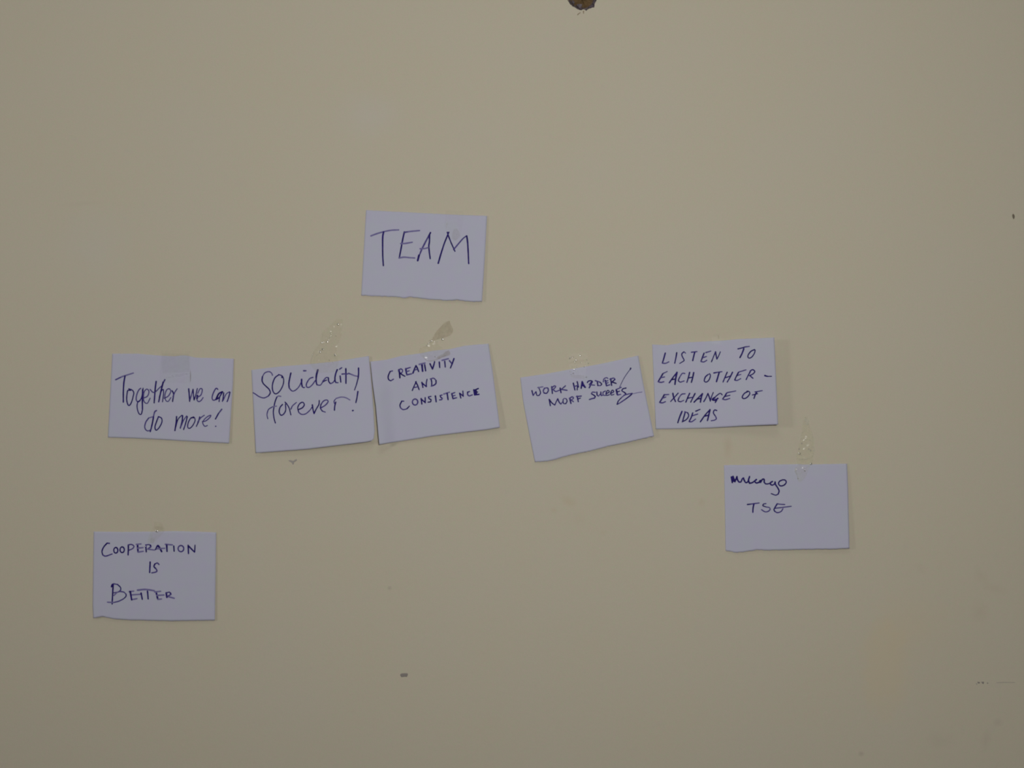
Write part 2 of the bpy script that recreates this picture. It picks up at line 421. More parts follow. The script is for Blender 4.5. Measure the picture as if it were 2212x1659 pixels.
# ---------------------------------------------------------------- notes
Q = 6.9125      # traced coordinates are in an enlarged view, Q times the photograph
NOTES = []
class Note:
    def __init__(s, ox, oy, top, right, bottom, left, hfun, torn):
        f = lambda ps: [(ox + x / Q, oy + y / Q) for x, y in ps]
        s.ox, s.oy = ox, oy
        s.top, s.right, s.bottom, s.left = f(top), f(right), f(bottom), f(left)
        s.TL, s.TR, s.BL = s.top[0], s.top[-1], s.bottom[0]
        s.hfun = hfun; s.torn = torn
        NOTES.append(s)
    def uv(s, px, py):
        ax, ay = s.TR[0] - s.TL[0], s.TR[1] - s.TL[1]
        bx, by = s.BL[0] - s.TL[0], s.BL[1] - s.TL[1]
        dx, dy = px - s.TL[0], py - s.TL[1]
        det = ax * by - ay * bx
        return (dx * by - dy * bx) / det, (ax * dy - ay * dx) / det
    def h(s, px, py):
        u, v = s.uv(px, py)
        u = min(1.05, max(-0.05, u)); v = min(1.05, max(-0.05, v))
        wav = 0.00025 * noise.noise(Vector((u * 2.5 + s.ox, v * 2.5, 0.3)))
        return max(0.0005, s.hfun(u, v) + 0.0007 + wav)
    def build(s, label, group):
        NU, NV = 72, 52
        rnd = random.Random(int(s.ox))
        jt = [rnd.uniform(-1, 1) for _ in range(NU + 1)]
        bm = bmesh.new()
        T, B, L, R = s.top, s.bottom, s.left, s.right
        c00, c10, c01, c11 = T[0], T[-1], B[0], B[-1]
        front = []
        for j in range(NV + 1):
            v = j / NV; row = []
            l, r = poly_at(L, v), poly_at(R, v)
            for i in range(NU + 1):
                u = i / NU
                t, b = poly_at(T, u), poly_at(B, u)
                p = [(1 - v) * t[k] + v * b[k] + (1 - u) * l[k] + u * r[k]
                     - ((1 - u) * (1 - v) * c00[k] + u * (1 - v) * c10[k] + (1 - u) * v * c01[k] + u * v * c11[k]) for k in (0, 1)]
                if j == NV: p[1] += jt[i] * s.torn
                if j == 0: p[1] += jt[-i - 1] * 0.22
                row.append(bm.verts.new(world(p[0], p[1], s.h(p[0], p[1]))))
            front.append(row)
        back = [[bm.verts.new(v.co + Vector((0, 0.00012, 0))) for v in row] for row in front]
        for j in range(NV):
            for i in range(NU):
                bm.faces.new((front[j][i], front[j + 1][i], front[j + 1][i + 1], front[j][i + 1]))
                bm.faces.new((back[j][i], back[j][i + 1], back[j + 1][i + 1], back[j + 1][i]))
        ring = [(0, i) for i in range(NU + 1)] + [(j, NU) for j in range(1, NV + 1)] + [(NV, i) for i in range(NU - 1, -1, -1)] + [(j, 0) for j in range(NV - 1, 0, -1)]
        for k in range(len(ring)):
            (a, b), (c, d) = ring[k], ring[(k + 1) % len(ring)]
            bm.faces.new((front[a][b], front[c][d], back[c][d], back[a][b]))
        bmesh.ops.recalc_face_normals(bm, faces=bm.faces)
        for f in bm.faces: f.smooth = len(f.verts) == 4 and abs(f.normal.y) > 0.5
        me = bpy.data.meshes.new('paper_note'); bm.to_mesh(me); bm.free()
        s.obj = tag(link('paper_note', me, None, [M_PAPER]), label=label, category='note', group=group)
        s.off = 0
        return s
    def write(s, word, text, width):
        """one handwritten word: pen strokes lying on the paper as thin ribbons of ink"""
        bm = bmesh.new()
        for line in text.strip().splitlines():
            tk = line.split()
            if not tk: continue
            shade = 'dmf'.index(tk[0][0])
            wd = float(tk[0][1:]) if len(tk[0]) > 1 else width
            if tk[1] == 'o':
                cx, cy, rx, ry = map(float, tk[2:6])
                sl = float(tk[6]) if len(tk) > 6 else 0
                pts = [(cx + rx * math.cos(a) - sl * math.sin(a), cy + ry * math.sin(a)) for a in [math.radians(-110 + 15 * k) for k in range(26)]]
            else:
                pts = [tuple(map(float, t.split(','))) for t in tk[1:]]
            if len(pts) == 1: pts = [(pts[0][0] - 4, pts[0][1] + 1), (pts[0][0] + 4, pts[0][1] - 1)]
            c = catmull(pts, 9.0)
            s.off += 1
            off = 0.00006 + 0.000004 * (s.off % 14)
            n = len(c)
            Lr, Rr = [], []
            def vert(x, y):
                px, py = s.ox + x / Q, s.oy + y / Q
                return bm.verts.new(world(px, py, s.h(px, py) + off))
            dirs = []
            for i in range(n):
                a, b = c[max(0, i - 1)], c[min(n - 1, i + 1)]
                dx, dy = b[0] - a[0], b[1] - a[1]
                l = math.hypot(dx, dy) or 1
                dirs.append((dx / l, dy / l))
            caps = []
            for end in (0, 1):
                i = 0 if end == 0 else n - 1
                dx, dy = dirs[i]; sg = -1 if end == 0 else 1
                hw = wd / 2 * (0.92 if end == 0 else 0.82)
                caps.append([(c[i][0] + sg * dx * hw * math.sin(t) - dy * hw * math.cos(t),
                              c[i][1] + sg * dy * hw * math.sin(t) + dx * hw * math.cos(t)) for t in (math.radians(q) for q in (30, 60, 90, 120, 150))])
            for i in range(n):
                t = i / (n - 1)
                hw = wd / 2 * (1.0 + 0.10 * noise.noise(Vector((c[i][0] * .02, c[i][1] * .02, s.ox))) - 0.13 * t)
                dx, dy = dirs[i]
                Lr.append(vert(c[i][0] - dy * hw, c[i][1] + dx * hw)); Rr.append(vert(c[i][0] + dy * hw, c[i][1] - dx * hw))
            fs = []
            for i in range(n - 1): fs.append(bm.faces.new((Lr[i], Lr[i + 1], Rr[i + 1], Rr[i])))
            cv = [vert(*p) for p in caps[0]]
            fs.append(bm.faces.new([Lr[0]] + cv + [Rr[0]]))
            cv = [vert(*p) for p in caps[1]]
            fs.append(bm.faces.new([Lr[-1]] + cv + [Rr[-1]]))
            for f in fs: f.material_index = shade
        me = bpy.data.meshes.new('handwritten_word'); bm.to_mesh(me); bm.free()
        o = link('handwritten_word', me, s.obj, INK)
        o['label'] = word

def lift(tl=0, tr=0, bl=0, br=0, pu=1.0, pv=1.0):
    """corner lifts in mm blended over the sheet"""
    def f(u, v):
        u = min(1, max(0, u)); v = min(1, max(0, v))
        uu, vv = u ** pu, v ** pv
        return 0.001 * ((1 - uu) * (1 - vv) * tl + uu * (1 - vv) * tr + (1 - uu) * vv * bl + uu * vv * br)
    return f
def sm(x, a, b):
    t = min(1, max(0, (x - a) / (b - a))); return t * t * (3 - 2 * t)

GROUP = 'handwritten paper notes taped on the wall'
team = Note(760, 430, [(212, 165), (1000, 205), (1500, 232), (2020, 250)], [(2020, 250), (1985, 900), (1945, 1530)],
            [(140, 1440), (400, 1450), (650, 1460), (780, 1478), (880, 1462), (1000, 1478), (1200, 1500), (1430, 1518), (1560, 1502), (1750, 1530), (1945, 1530)],
            [(212, 165), (140, 1440)], lift(0.2, 0.7, 0.5, 2.4), 0.8).build('white torn paper note with the word TEAM, alone above the row', GROUP)
team.write('word TEAM in large thin blue capitals', '''
f 285,550 380,515 480,487 580,467 700,460
d 475,490 462,560 460,700 462,850 471,995
d 785,490 760,600 735,740 708,880
f 785,497 880,483 1012,470
m20 785,497 830,490
f 730,665 800,662 902,645
f 705,880 780,868 860,875 940,880
m 1110,620 1050,740 1003,850
d 1175,500 1145,555
m24 1145,555 1110,620
d32 1003,840 983,920
d 1160,530 1158,640 1150,700 1158,800 1170,890
f 1020,742 1090,738 1140,725
d 1290,960 1330,820 1380,665 1430,540 1448,495
d22 1425,495 1450,570 1490,670 1540,780
d22 1520,755 1530,742
m22 1530,742 1590,670 1660,590 1715,548
d 1715,550 1728,640 1738,800 1745,965''', 25)

together = Note(210, 740, [(225, 165), (600, 165), (880, 190), (1150, 205), (1300, 188), (1480, 225), (2040, 240)], [(2040, 240), (2028, 600), (1970, 1505)],
                [(160, 1415), (600, 1430), (1000, 1450), (1500, 1480), (1970, 1505)], [(225, 165), (160, 1415)],
                lift(0.1, 0.3, 1.0, 1.6), 0.25).build('white paper note reading Together we can do more, leftmost of the row', GROUP)
together.write('word Together in slanted blue handwriting', '''
f 275,555 370,510 460,480 540,455
m18 275,555 350,520
d 415,500 398,600 390,740 390,890
d20 500,712 458,715 445,770 440,850 455,920 478,940 512,890 540,790 545,745 520,708 470,690
m20 650,682 620,710 590,780 582,850 600,885
d18 600,885 640,860 668,800 685,680
d 680,700 674,860 676,1000
d18 676,1000 655,1072 620,1055 596,970 602,900 640,870
m18 690,830 750,800 772,730 740,695 700,740 690,840 710,895 750,905 790,830
d 880,580 865,700 850,900
m18 790,700 830,742 870,735 930,675 975,640
m24 1010,555 980,610
d 985,590 955,710 918,885
d18 925,820 955,730 985,700 990,760 975,885
m18 1000,830 1060,800 1098,730 1075,690 1035,710 1010,790 1022,860 1060,878 1100,820
d22 1118,720 1140,770 1125,880
m18 1130,810 1160,740 1193,690''', 24)
together.write('word we in blue handwriting', '''
d22 1366,690 1374,780 1380,878
m18 1384,860 1410,770 1430,695
d20 1430,700 1438,790 1446,858
d18 1450,850 1475,770 1495,685
d30 1495,790 1490,840
m18 1500,815 1550,780 1568,700 1535,690 1500,760
m18 1490,860 1515,882 1550,865 1582,820''', 22)
together.write('word can in blue handwriting at the right edge', '''
m20 1800,700 1775,682 1735,750 1715,825 1735,862 1772,850
d26 1870,735 1815,765 1770,850
d26 1800,790 1790,820
d20 1780,850 1820,820 1868,745
d20 1872,735 1830,810 1820,882
d20 1888,750 1882,810 1870,878
m18 1882,860 1925,770 1975,735
d20 1982,742 1965,810 1940,882''', 22)
together.write('word do in blue handwriting', '''
f20 830,1108 770,1125
m20 770,1125 725,1190 710,1270 745,1318 790,1310
m22 885,1015 858,1035 840,1110
d24 840,1110 820,1220 792,1330
d20 915,1105 890,1170 862,1260 880,1308 925,1270 965,1190 960,1130 915,1105''', 22)
together.write('word more with exclamation mark in blue handwriting', '''
d24 1185,1105 1180,1180 1160,1315
d18 1172,1260 1205,1150 1262,1085
d22 1275,1090 1268,1170 1240,1278
m18 1245,1265 1290,1160 1335,1095
d20 1345,1105 1322,1200 1290,1300
d18 1440,1125 1400,1125 1362,1190 1350,1260 1380,1280 1425,1240 1462,1160 1440,1110 1405,1130
d20 1530,1110 1512,1180 1480,1252
m18 1500,1190 1545,1125 1600,1085
m18 1570,1180 1620,1170 1680,1120 1695,1085 1640,1110 1590,1160 1575,1200 1605,1250 1645,1238
m22 1860,995 1810,1060
d22 1810,1060 1765,1142
m20 1770,1250''', 22)

solid = Note(530, 750, [(90, 340), (500, 290), (950, 252), (1330, 215), (1450, 195), (1845, 130)],
             [(1845, 130), (1885, 550), (1915, 950), (1932, 1250), (1918, 1370)],
             [(155, 1580), (500, 1555), (900, 1525), (1400, 1465), (1780, 1420), (1880, 1402), (1918, 1370)], [(90, 340), (120, 900), (155, 1580)],
             lift(0.3, 1.5, 3.0, 7.0), 0.15).build('white paper note reading Solidality forever, rounded lower right corner, beside the creativity note', GROUP)
solid.write('word Solidality in looping blue handwriting', '''
m17 405,420 390,385 350,365 290,385 255,440
d22 255,440 250,500 270,545 315,590 355,630 372,680 345,728
m19 345,728 280,757 210,740 150,700 115,680
d20 500,412 440,460 405,560 410,650 450,697 510,660 560,570 572,490 550,430 495,408
d24 548,440 545,455
d24 680,385 665,450 650,540 655,610
m19 655,610 700,655 750,640 800,590 835,520
d26 840,480 840,540 850,590
m20 850,590 870,605 885,600
m24 870,352 905,352
m20 1010,450 960,470 915,540 915,590 950,600 1000,560 1042,500
d30 1082,340 1065,400 1058,450
d24 1058,450 1058,520 1070,562
m18 1070,562 1120,566 1155,520
d20 1155,520 1190,500 1215,490
m20 1155,510 1205,455 1240,455
d22 1240,460 1245,510 1270,545
m18 1270,545 1310,525 1345,475
d24 1372,335 1348,400 1336,480 1350,528
m20 1350,528 1385,530
d22 1415,430 1425,522
m20 1405,330 1440,305
d24 1500,320 1502,420 1502,540
m22 1442,402 1480,398 1530,400
m22 1540,390 1580,405
f22 1580,405 1630,425 1680,435
d24 1690,312 1690,400 1682,470
d18 1682,470 1658,560 1630,640''', 22)
solid.write('word forever with exclamation mark in blue handwriting', '''
f20 530,735 495,728 470,745
d20 470,745 445,810 428,890 418,970 428,1060 448,1132
f18 465,880 410,888
m18 410,888 350,925 328,975 324,1020 335,1068
d20 555,855 518,900 505,965 530,1015 570,1000 602,940 598,850
d18 592,820 615,845 650,900 665,950 680,1012
m18 680,925 705,875 762,825
d20 790,932 850,905 880,858 855,822 810,845 782,905 798,975
m18 798,975 840,1003 900,995 960,945 995,895
d22 1000,860 1010,930 1026,992
d20 1026,992 1060,920 1098,855 1104,795
m20 1130,905 1195,865 1235,815 1215,788 1165,805 1130,855
d20 1130,850 1122,910 1150,955
m18 1150,955 1195,970
d22 1350,820 1335,880 1330,942
m18 1330,840 1325,805 1355,765
f20 1355,765 1430,745 1500,755 1562,788
d22 1680,660 1668,745 1650,828
d26 1606,946''', 21)

def creat_h(u, v):
    return lift(0, 0.6, 0.8, 4.6)(u, v) + 0.0075 * (1 - sm(u, 0.0, 0.17)) * (0.45 + 0.55 * v) + 0.0006 * math.exp(-((u - 0.08) / 0.06) ** 2 - ((v - 0.35) / 0.1) ** 2)
creat = Note(790, 730, [(68, 352), (310, 325), (520, 270), (850, 225), (1000, 190), (1260, 165), (1480, 115), (1835, 85)],
             [(1835, 85), (1900, 520), (2005, 1335)],
             [(202, 1592), (600, 1530), (1000, 1465), (1200, 1442), (1500, 1405), (1800, 1370), (2005, 1335)],
             [(68, 352), (105, 700), (150, 1020), (202, 1592)], creat_h, 0.2).build('white paper note reading Creativity and Consistence, below twisted tape', GROUP)
creat.write('word CREATIVITY in blue capitals', '''
m20 400,492 365,500
d22 365,500 336,570 342,620 375,640
m20 375,640 415,615
d28 495,475 505,530 510,595
m20 488,492 520,462 548,478 545,510 515,530
d22 515,525 545,550 585,572
d26 598,458 605,510 615,550
m22 600,462 665,440
m20 610,502 650,490
m24 612,552 685,535
d24 705,525 730,460 750,412
d24 750,415 770,450 790,502
m18 730,480 780,465
f28 800,395 885,375
d30 840,405 850,498
d24 880,400 895,492
d24 960,385 980,430 996,465
d24 996,465 1015,410 1028,355
d24 1098,360 1105,442
f26 1140,335 1235,310
d22 1180,350 1188,435
m24 1250,340 1285,382
d24 1318,308 1295,375 1265,448''', 22)
creat.write('word AND in blue capitals', '''
d20 695,785 725,715 755,650
d22 745,655 775,710 797,772
m18 730,740 780,728
d22 838,662 855,740
d22 840,672 905,728
d20 906,728 905,670 916,618
d22 975,612 985,660 985,720
m20 965,612 1015,602 1050,635
d22 1050,635 1045,685 1000,715
m18 1000,715 975,722''', 21)
creat.write('word CONSISTENCE in blue capitals, last letter filled with ink', '''
m20 568,945 540,942
d22 540,942 512,1000 520,1045
m20 520,1045 560,1070 615,1058
d20 615,1058 652,1018
m22 o 737 957 40 45
d24 828,905 838,988
d22 830,915 885,962
d22 888,968 888,890
m20 975,872 938,880
d22 938,880 945,905 975,920
d20 975,920 970,952 930,960
d24 1040,865 1052,955
m20 1140,852 1112,860
d22 1112,860 1120,885 1142,900
m22 1142,900 1135,920 1102,925
f24 1165,838 1250,810
d24 1215,825 1230,922
d24 1285,830 1302,905
m20 1285,832 1332,815
m20 1298,868 1335,858
m22 1302,908 1358,892
d22 1402,825 1420,898
d22 1408,830 1455,868
d20 1456,872 1450,792
m20 1550,800 1522,808
d22 1522,808 1520,845
m22 1520,845 1545,865 1592,850
d28 1615,775 1628,848
d34 1645,790 1650,835
d24 1620,782 1682,755
d20 1640,810 1672,808
d24 1625,850 1692,842''', 21)

work = Note(1110, 760, [(95, 385), (500, 325), (900, 250), (1300, 180), (1860, 55)], [(1860, 55), (1930, 450), (2095, 1260)],
            [(315, 1645), (500, 1635), (600, 1610), (780, 1560), (960, 1517), (1150, 1480), (1400, 1412), (1700, 1350), (1960, 1290), (2095, 1260)],
            [(95, 385), (140, 750), (225, 1200), (315, 1645)], lift(0.2, 1.2, 1.2, 4.2), 0.7).build('white paper note reading Work harder more succes, tilted, torn lower edge', GROUP)
work.write('word WORK in small blue capitals', '''
d22 270,580 288,652
m18 288,652 330,595
d18 330,595 345,650 375,652
d18 375,652 398,615 385,565 365,528
f20 358,535 435,522
m20 460,540 440,580 450,615
d20 450,615 490,618 516,580
m20 516,580 505,540 455,542
d22 565,520 575,622
m20 570,535 605,508 625,520 600,550 580,565
m20 585,562 625,592 682,572
d22 690,540 705,612
m20 770,508 710,560
m22 705,560 795,575''', 20)
work.write('word HARDER in small blue capitals', '''
d24 888,468 912,570
d22 945,445 965,525
d20 950,520 945,570
m20 900,518 960,500
d26 1020,445 1005,545
d32 1025,460 1040,500 1065,530
d24 1015,505 1050,500
d20 1098,460 1110,440 1150,430 1175,445
m20 1155,450 1125,490
d24 1170,445 1125,538
m20 1125,490 1205,498
d22 1245,440 1255,502
m20 1215,430 1280,450
d20 1280,450 1312,482 1290,505
m18 1290,505 1250,505
m18 1335,450 1345,405 1385,385 1405,400
d24 1365,425 1382,505
m18 1365,445 1405,430
m18 1375,472 1410,460
m22 1382,507 1432,492
d24 1445,400 1460,502
m22 1435,410 1490,392 1510,412
d20 1510,412 1465,450
d22 1465,450 1528,472''', 20)
work.write('long thin pen slash rising to the right', '''
d24 1745,245 1738,262
d11 1742,255 1700,310 1650,385 1610,460 1580,530''', 11)
work.write('word MORE in small blue capitals', '''
d22 528,710 545,805
d20 530,712 570,765 612,795
d18 612,795 635,740 655,698
d20 655,700 675,750 702,782
m18 702,782 730,745
d18 735,712 735,745 745,772 775,775
m16 735,712 755,695 780,702
d18 775,775 795,735 780,700
d24 835,690 852,772
m20 828,698 870,672 890,692 855,722
m20 860,722 890,745
d22 945,660 962,745
m22 935,668 1008,660
d18 950,708 995,690''', 20)
work.write('misspelt word for success underlined by a pointed pen flourish', '''
m18 1218,605 1170,602 1158,625
d22 1158,625 1190,645 1215,665 1205,690
m24 1205,690 1165,700 1128,712
d20 1240,600 1243,645 1265,662
m18 1265,662 1290,630
d20 1298,600 1302,650
m18 1302,655 1335,645
m18 1368,585 1332,605 1335,645 1368,652
d18 1375,625 1425,600 1405,575 1378,610 1385,650 1428,640
d18 1440,625 1492,595 1472,572 1448,605 1455,645 1495,635
d28 1530,565 1545,640
m18 1535,560 1605,530
d20 1540,600 1578,588
m20 1548,645 1595,635
d20 1675,540 1630,550
d20 1630,550 1612,580 1650,605
d22 1650,605 1672,630 1640,652
m18 1640,652 1700,632 1768,618
d22 1768,622 1735,655 1660,712
m20 1660,712 1580,765 1542,785
d20 1542,785 1560,735 1610,680
m16 1610,680 1660,640
f12 1770,628 1850,610 1915,600''', 20)

def listen_h(u, v):
    return lift(0.2, 0, 1.2, 0.8)(u, v) + 0.0108 * max(0, (u - 0.02)) ** 1.5
listen = Note(1390, 710, [(130, 235), (350, 247), (600, 205), (1180, 178), (1400, 155), (1955, 132)], [(1955, 132), (1980, 700), (2012, 1432)],
              [(185, 1500), (560, 1495), (1000, 1482), (1500, 1452), (2012, 1432)], [(130, 235), (185, 1500)],
              listen_h, 0.15).build('white paper note reading Listen to each other exchange of ideas, right edge lifted', GROUP)
listen.write('words LISTEN TO in slanted blue capitals', '''
d24 325,365 305,440 282,512
m20 282,515 330,517 380,495
d22 497,358 485,430 467,515
m18 628,365 605,345
d20 605,345 575,372 575,405 605,465 602,482
d17 602,482 540,520
m20 715,352 800,342
d24 765,355 748,420 735,478
d22 905,365 880,430 858,488
m20 930,357 1005,335
m20 892,432 940,415
m20 858,490 900,497 945,472
d17 1015,495 1045,420 1075,345
d22 1075,345 1085,400 1096,455
d18 1096,455 1125,400 1148,345
d20 1410,302 1480,285 1520,272
m20 1520,272 1580,265
d26 1498,300 1472,370 1440,432
d20 1660,312 1605,338 1560,400 1570,437 1612,428 1655,370 1668,320''', 21)
listen.write('word EACH in slanted blue capitals', '''
d24 290,672 250,740 220,790
m18 300,665 355,640
m20 262,732 315,720
m22 220,792 260,802 305,792
d22 385,808 440,730 500,652
d28 500,652 482,740 470,832
d22 425,760 485,750
m19 618,670 580,668 542,720
d20 542,720 522,775 550,800
m19 550,800 608,780
d22 690,652 670,730 648,802
d24 750,655 735,730 715,802
d20 665,738 740,722''', 22)
listen.write('word OTHER and a dash in slanted blue capitals', '''
d20 968,682 925,720 908,780 940,797 980,762 1000,700 985,672
d22 1050,662 1100,652
m20 1100,652 1172,642
d26 1130,655 1108,730 1090,792
d20 1250,650 1215,730 1188,797
d22 1330,650 1290,730 1250,797
d18 1215,735 1305,705
d22 1420,650 1388,710 1362,765
m18 1430,645 1532,615
m18 1392,702 1455,683
m20 1362,767 1400,772 1452,745
d20 1595,640 1562,700 1532,762
d20 1592,632 1632,612 1662,640 1635,675 1582,702
d20 1590,702 1635,742
d26 1812,700 1850,712
d18 1850,712 1912,712''', 21)
listen.write('words EXCHANGE OF in slanted blue capitals', '''
d24 312,985 280,1040 242,1100
m20 315,987 378,982
m20 285,1038 335,1020
m22 242,1102 285,1107 328,1090
d24 438,965 452,1030 478,1088
d18 518,962 462,1025 405,1088
m19 622,972 570,980 530,1030
d20 530,1030 518,1078 555,1092
m19 555,1092 602,1070
d22 690,965 660,1030 632,1098
d22 770,968 738,1030 705,1098
d18 662,1038 742,1022
d22 755,1098 820,1030 882,968
d26 880,970 862,1030 850,1098
d24 798,1052 865,1040
d20 900,1090 935,1030 962,965
d22 962,968 985,1030 998,1082
d18 998,1082 1015,1020 1042,952
d18 1175,988 1148,965 1105,990 1060,1030
d30 1062,1030 1030,1058 1070,1070
d26 1070,1065 1112,1040
d24 1095,1062 1072,1102
d22 1242,962 1212,1010 1182,1050
m19 1250,955 1378,930
d18 1215,1012 1292,995
m20 1182,1052 1225,1060 1288,1042
d20 1565,935 1505,968 1475,1022 1500,1045 1550,1022 1588,970 1575,938 1545,932
d22 1692,945 1668,990 1650,1042
m19 1665,945 1775,925
d18 1625,990 1705,970''', 21)
listen.write('word IDEAS in slanted blue capitals', '''
d24 575,1235 540,1320 512,1405
d22 622,1250 602,1320 582,1390
m20 615,1240 660,1255
d20 660,1255 675,1300 642,1355 578,1392
d22 735,1258 715,1320 682,1385
d20 780,1232 845,1205
m20 725,1302 810,1275
m20 682,1388 722,1388 778,1350
d22 850,1390 920,1290 995,1208
d26 992,1210 975,1290 955,1372
d24 915,1305 980,1290
d20 1095,1222 1060,1215 1045,1258 1075,1308
m20 1075,1308 1088,1345 1060,1365 1012,1375''', 22)

tse = Note(1540, 970, [(165, 240), (600, 236), (1290, 225), (1350, 230), (2005, 220)], [(2005, 220), (2020, 600), (2040, 1480)],
           [(190, 1520), (350, 1547), (480, 1535), (650, 1505), (850, 1512), (1300, 1500), (1700, 1495), (1900, 1492), (2040, 1480)],
           [(165, 240), (180, 900), (190, 1520)], lift(0.3, 0.8, 0.8, 4.0), 0.6).build('white paper note with two short blue words, lowest on the right', GROUP)
tse.write('thick cursive blue word', '''
d30 278,418 290,500
d36 298,425 315,480
d26 300,408 322,470 328,490
d26 328,485 358,412
d28 358,412 365,455 388,492
d24 388,492 418,490 438,445 458,430
d24 456,432 468,468 492,502 525,482 548,408
d26 546,415 532,465 545,510
d24 545,512 590,500 650,455
d26 650,455 625,480 650,508 690,495
d24 690,500 708,465 712,500
d26 712,495 742,450 765,455 765,495
d22 765,495 790,520 840,515 885,485
d24 890,485 862,500 862,530 890,540
d22 890,540 920,520 928,490
d24 928,490 935,530 965,575 988,625 975,672
d18 975,672 935,688 870,665
d22 1040,460 995,482 980,520 1008,550 1060,540 1094,500 1080,465 1035,460''', 24)
tse.write('three thin blue capitals, last one with a long middle bar', '''
d22 515,828 570,822
m20 570,822 640,812 690,805
d24 612,820 600,880 596,945
m19 792,815 758,820
d20 758,820 745,845 795,865
m18 795,865 845,875 855,900
m20 855,900 830,928 780,938 725,905
m19 1072,828 1010,825 960,818
d22 960,818 928,870 912,905 925,932
m20 925,932 965,950 1020,930 1045,890
m19 925,885 1050,870 1170,855''', 20)

coop = Note(180, 1120, [(155, 195), (600, 200), (1060, 195), (1400, 188), (1985, 207)], [(1985, 207), (1965, 1520)],
            [(150, 1490), (280, 1465), (450, 1500), (650, 1515), (1300, 1530), (1965, 1520)], [(155, 195), (140, 1300), (150, 1490)],
            lift(0.2, 0.3, 1.6, 1.2), 0.4).build('white paper note reading Cooperation is Better, lowest on the left', GROUP)
coop.write('word COOPERATION in blue capitals', '''
m24 390,372 355,368
d22 355,368 305,425 278,490 290,545
m22 290,545 335,562 430,530
d22 o 485 475 30 42
d22 o 580 467 32 42
d24 672,395 672,470 668,545
m20 670,395 720,388 755,415 735,450 680,475
d28 810,400 816,495
f22 790,385 862,380
f24 815,442 892,435
f24 815,502 895,490
d24 932,400 940,500
m20 930,395 985,388
d28 1000,400 1008,420
m22 1008,425 960,455
f22 960,458 1065,472
d24 1080,462 1105,405
d30 1115,405 1140,440 1170,495
f24 1100,452 1215,445
f26 1225,385 1330,395
d26 1245,398 1250,492
d22 1350,410 1356,490
m22 o 1457 450 42 46
d24 1565,400 1570,525
d24 1570,410 1660,502
d20 1662,500 1668,398''', 22)
coop.write('word IS in blue capitals', '''
d24 998,650 990,808
m22 1130,688 1105,664 1068,680
d24 1068,680 1055,718 1085,752
m22 1085,752 1100,785 1075,802 1020,812''', 22)
coop.write('word BETTER in blue capitals with a large first letter', '''
d24 445,990 438,1120 430,1278
d24 420,1020 430,990 455,975
m20 455,975 510,985
d20 510,985 555,1030 558,1070
m20 558,1070 520,1098 455,1110
f20 455,1150 515,1095
m20 530,1090 600,1098 638,1130
d18 638,1130 635,1165 600,1200
m20 600,1200 530,1235 450,1255
f24 450,1255 360,1250
d28 700,1090 722,1215
f24 685,1092 752,1085
f24 712,1142 850,1132
f24 725,1212 802,1197
f28 810,1070 930,1060 1060,1078
d24 862,1112 880,1208
d24 958,1085 968,1202
d28 1090,1112 1112,1205
f24 1065,1097 1155,1087
f24 1100,1148 1205,1142
f24 1112,1208 1168,1202
d28 1237,1110 1248,1180
m22 1235,1112 1285,1098
d26 1298,1112 1308,1130
m22 1308,1135 1260,1160
f26 1260,1165 1358,1192''', 22)

# ---------------------------------------------------------------- clear adhesive tape
def surf(px, py):
    """height of whatever lies under a piece of tape"""
    h = 0.0
    for nt in NOTES:
        u, v = nt.uv(px, py)
        if -0.01 <= u <= 1.01 and -0.03 <= v <= 1.01: h = max(h, nt.h(px, py) + 0.00008)
    return h

def smooth_surf(px, py):
    k = 0
    for dx, dy in ((0, 0), (3, 0), (-3, 0), (0, 3), (0, -3), (0, 6)): k = max(k, surf(px + dx, py + dy))
    return k

def strip(name, rows, mat, wr, base, parent=None, seed=0.0, cols=20, ang=1.0):
    """a crumpled strip: rows of left/right edge points down its length, photograph pixels"""
    Ls = catmull([r[0] for r in rows], 1.6); n = len(Ls)
    Rp = catmull([r[1] for r in rows], 1.6)
    Rs = [poly_at(Rp, i / (n - 1)) for i in range(n)]
    Lq = [poly_at(Ls, i / (n - 1)) for i in range(n)]
    bm = bmesh.new(); g = []
    for i in range(n):
        row = []
        for j in range(cols + 1):
            t = j / cols
            x = Lq[i][0] + (Rs[i][0] - Lq[i][0]) * t; y = Lq[i][1] + (Rs[i][1] - Lq[i][1]) * t
            q = Vector((x * 0.10 * ang + y * 0.05, y * 0.09, seed))
            h = wr * (abs(noise.noise(q)) * 1.1 + 0.25 * abs(noise.noise(q * 2.7)))
            row.append(bm.verts.new(world(x, y, smooth_surf(x, y) + base + h)))
        g.append(row)
    for i in range(n - 1):
        for j in range(cols):
            bm.faces.new((g[i][j], g[i + 1][j], g[i + 1][j + 1], g[i][j + 1]))
    bmesh.ops.recalc_face_normals(bm, faces=bm.faces)
    for f in bm.faces:
        f.smooth = True
        if f.normal.y > 0: f.normal_flip()
    me = bpy.data.meshes.new(name); bm.to_mesh(me); bm.free()
    return link(name, me, parent, [mat])

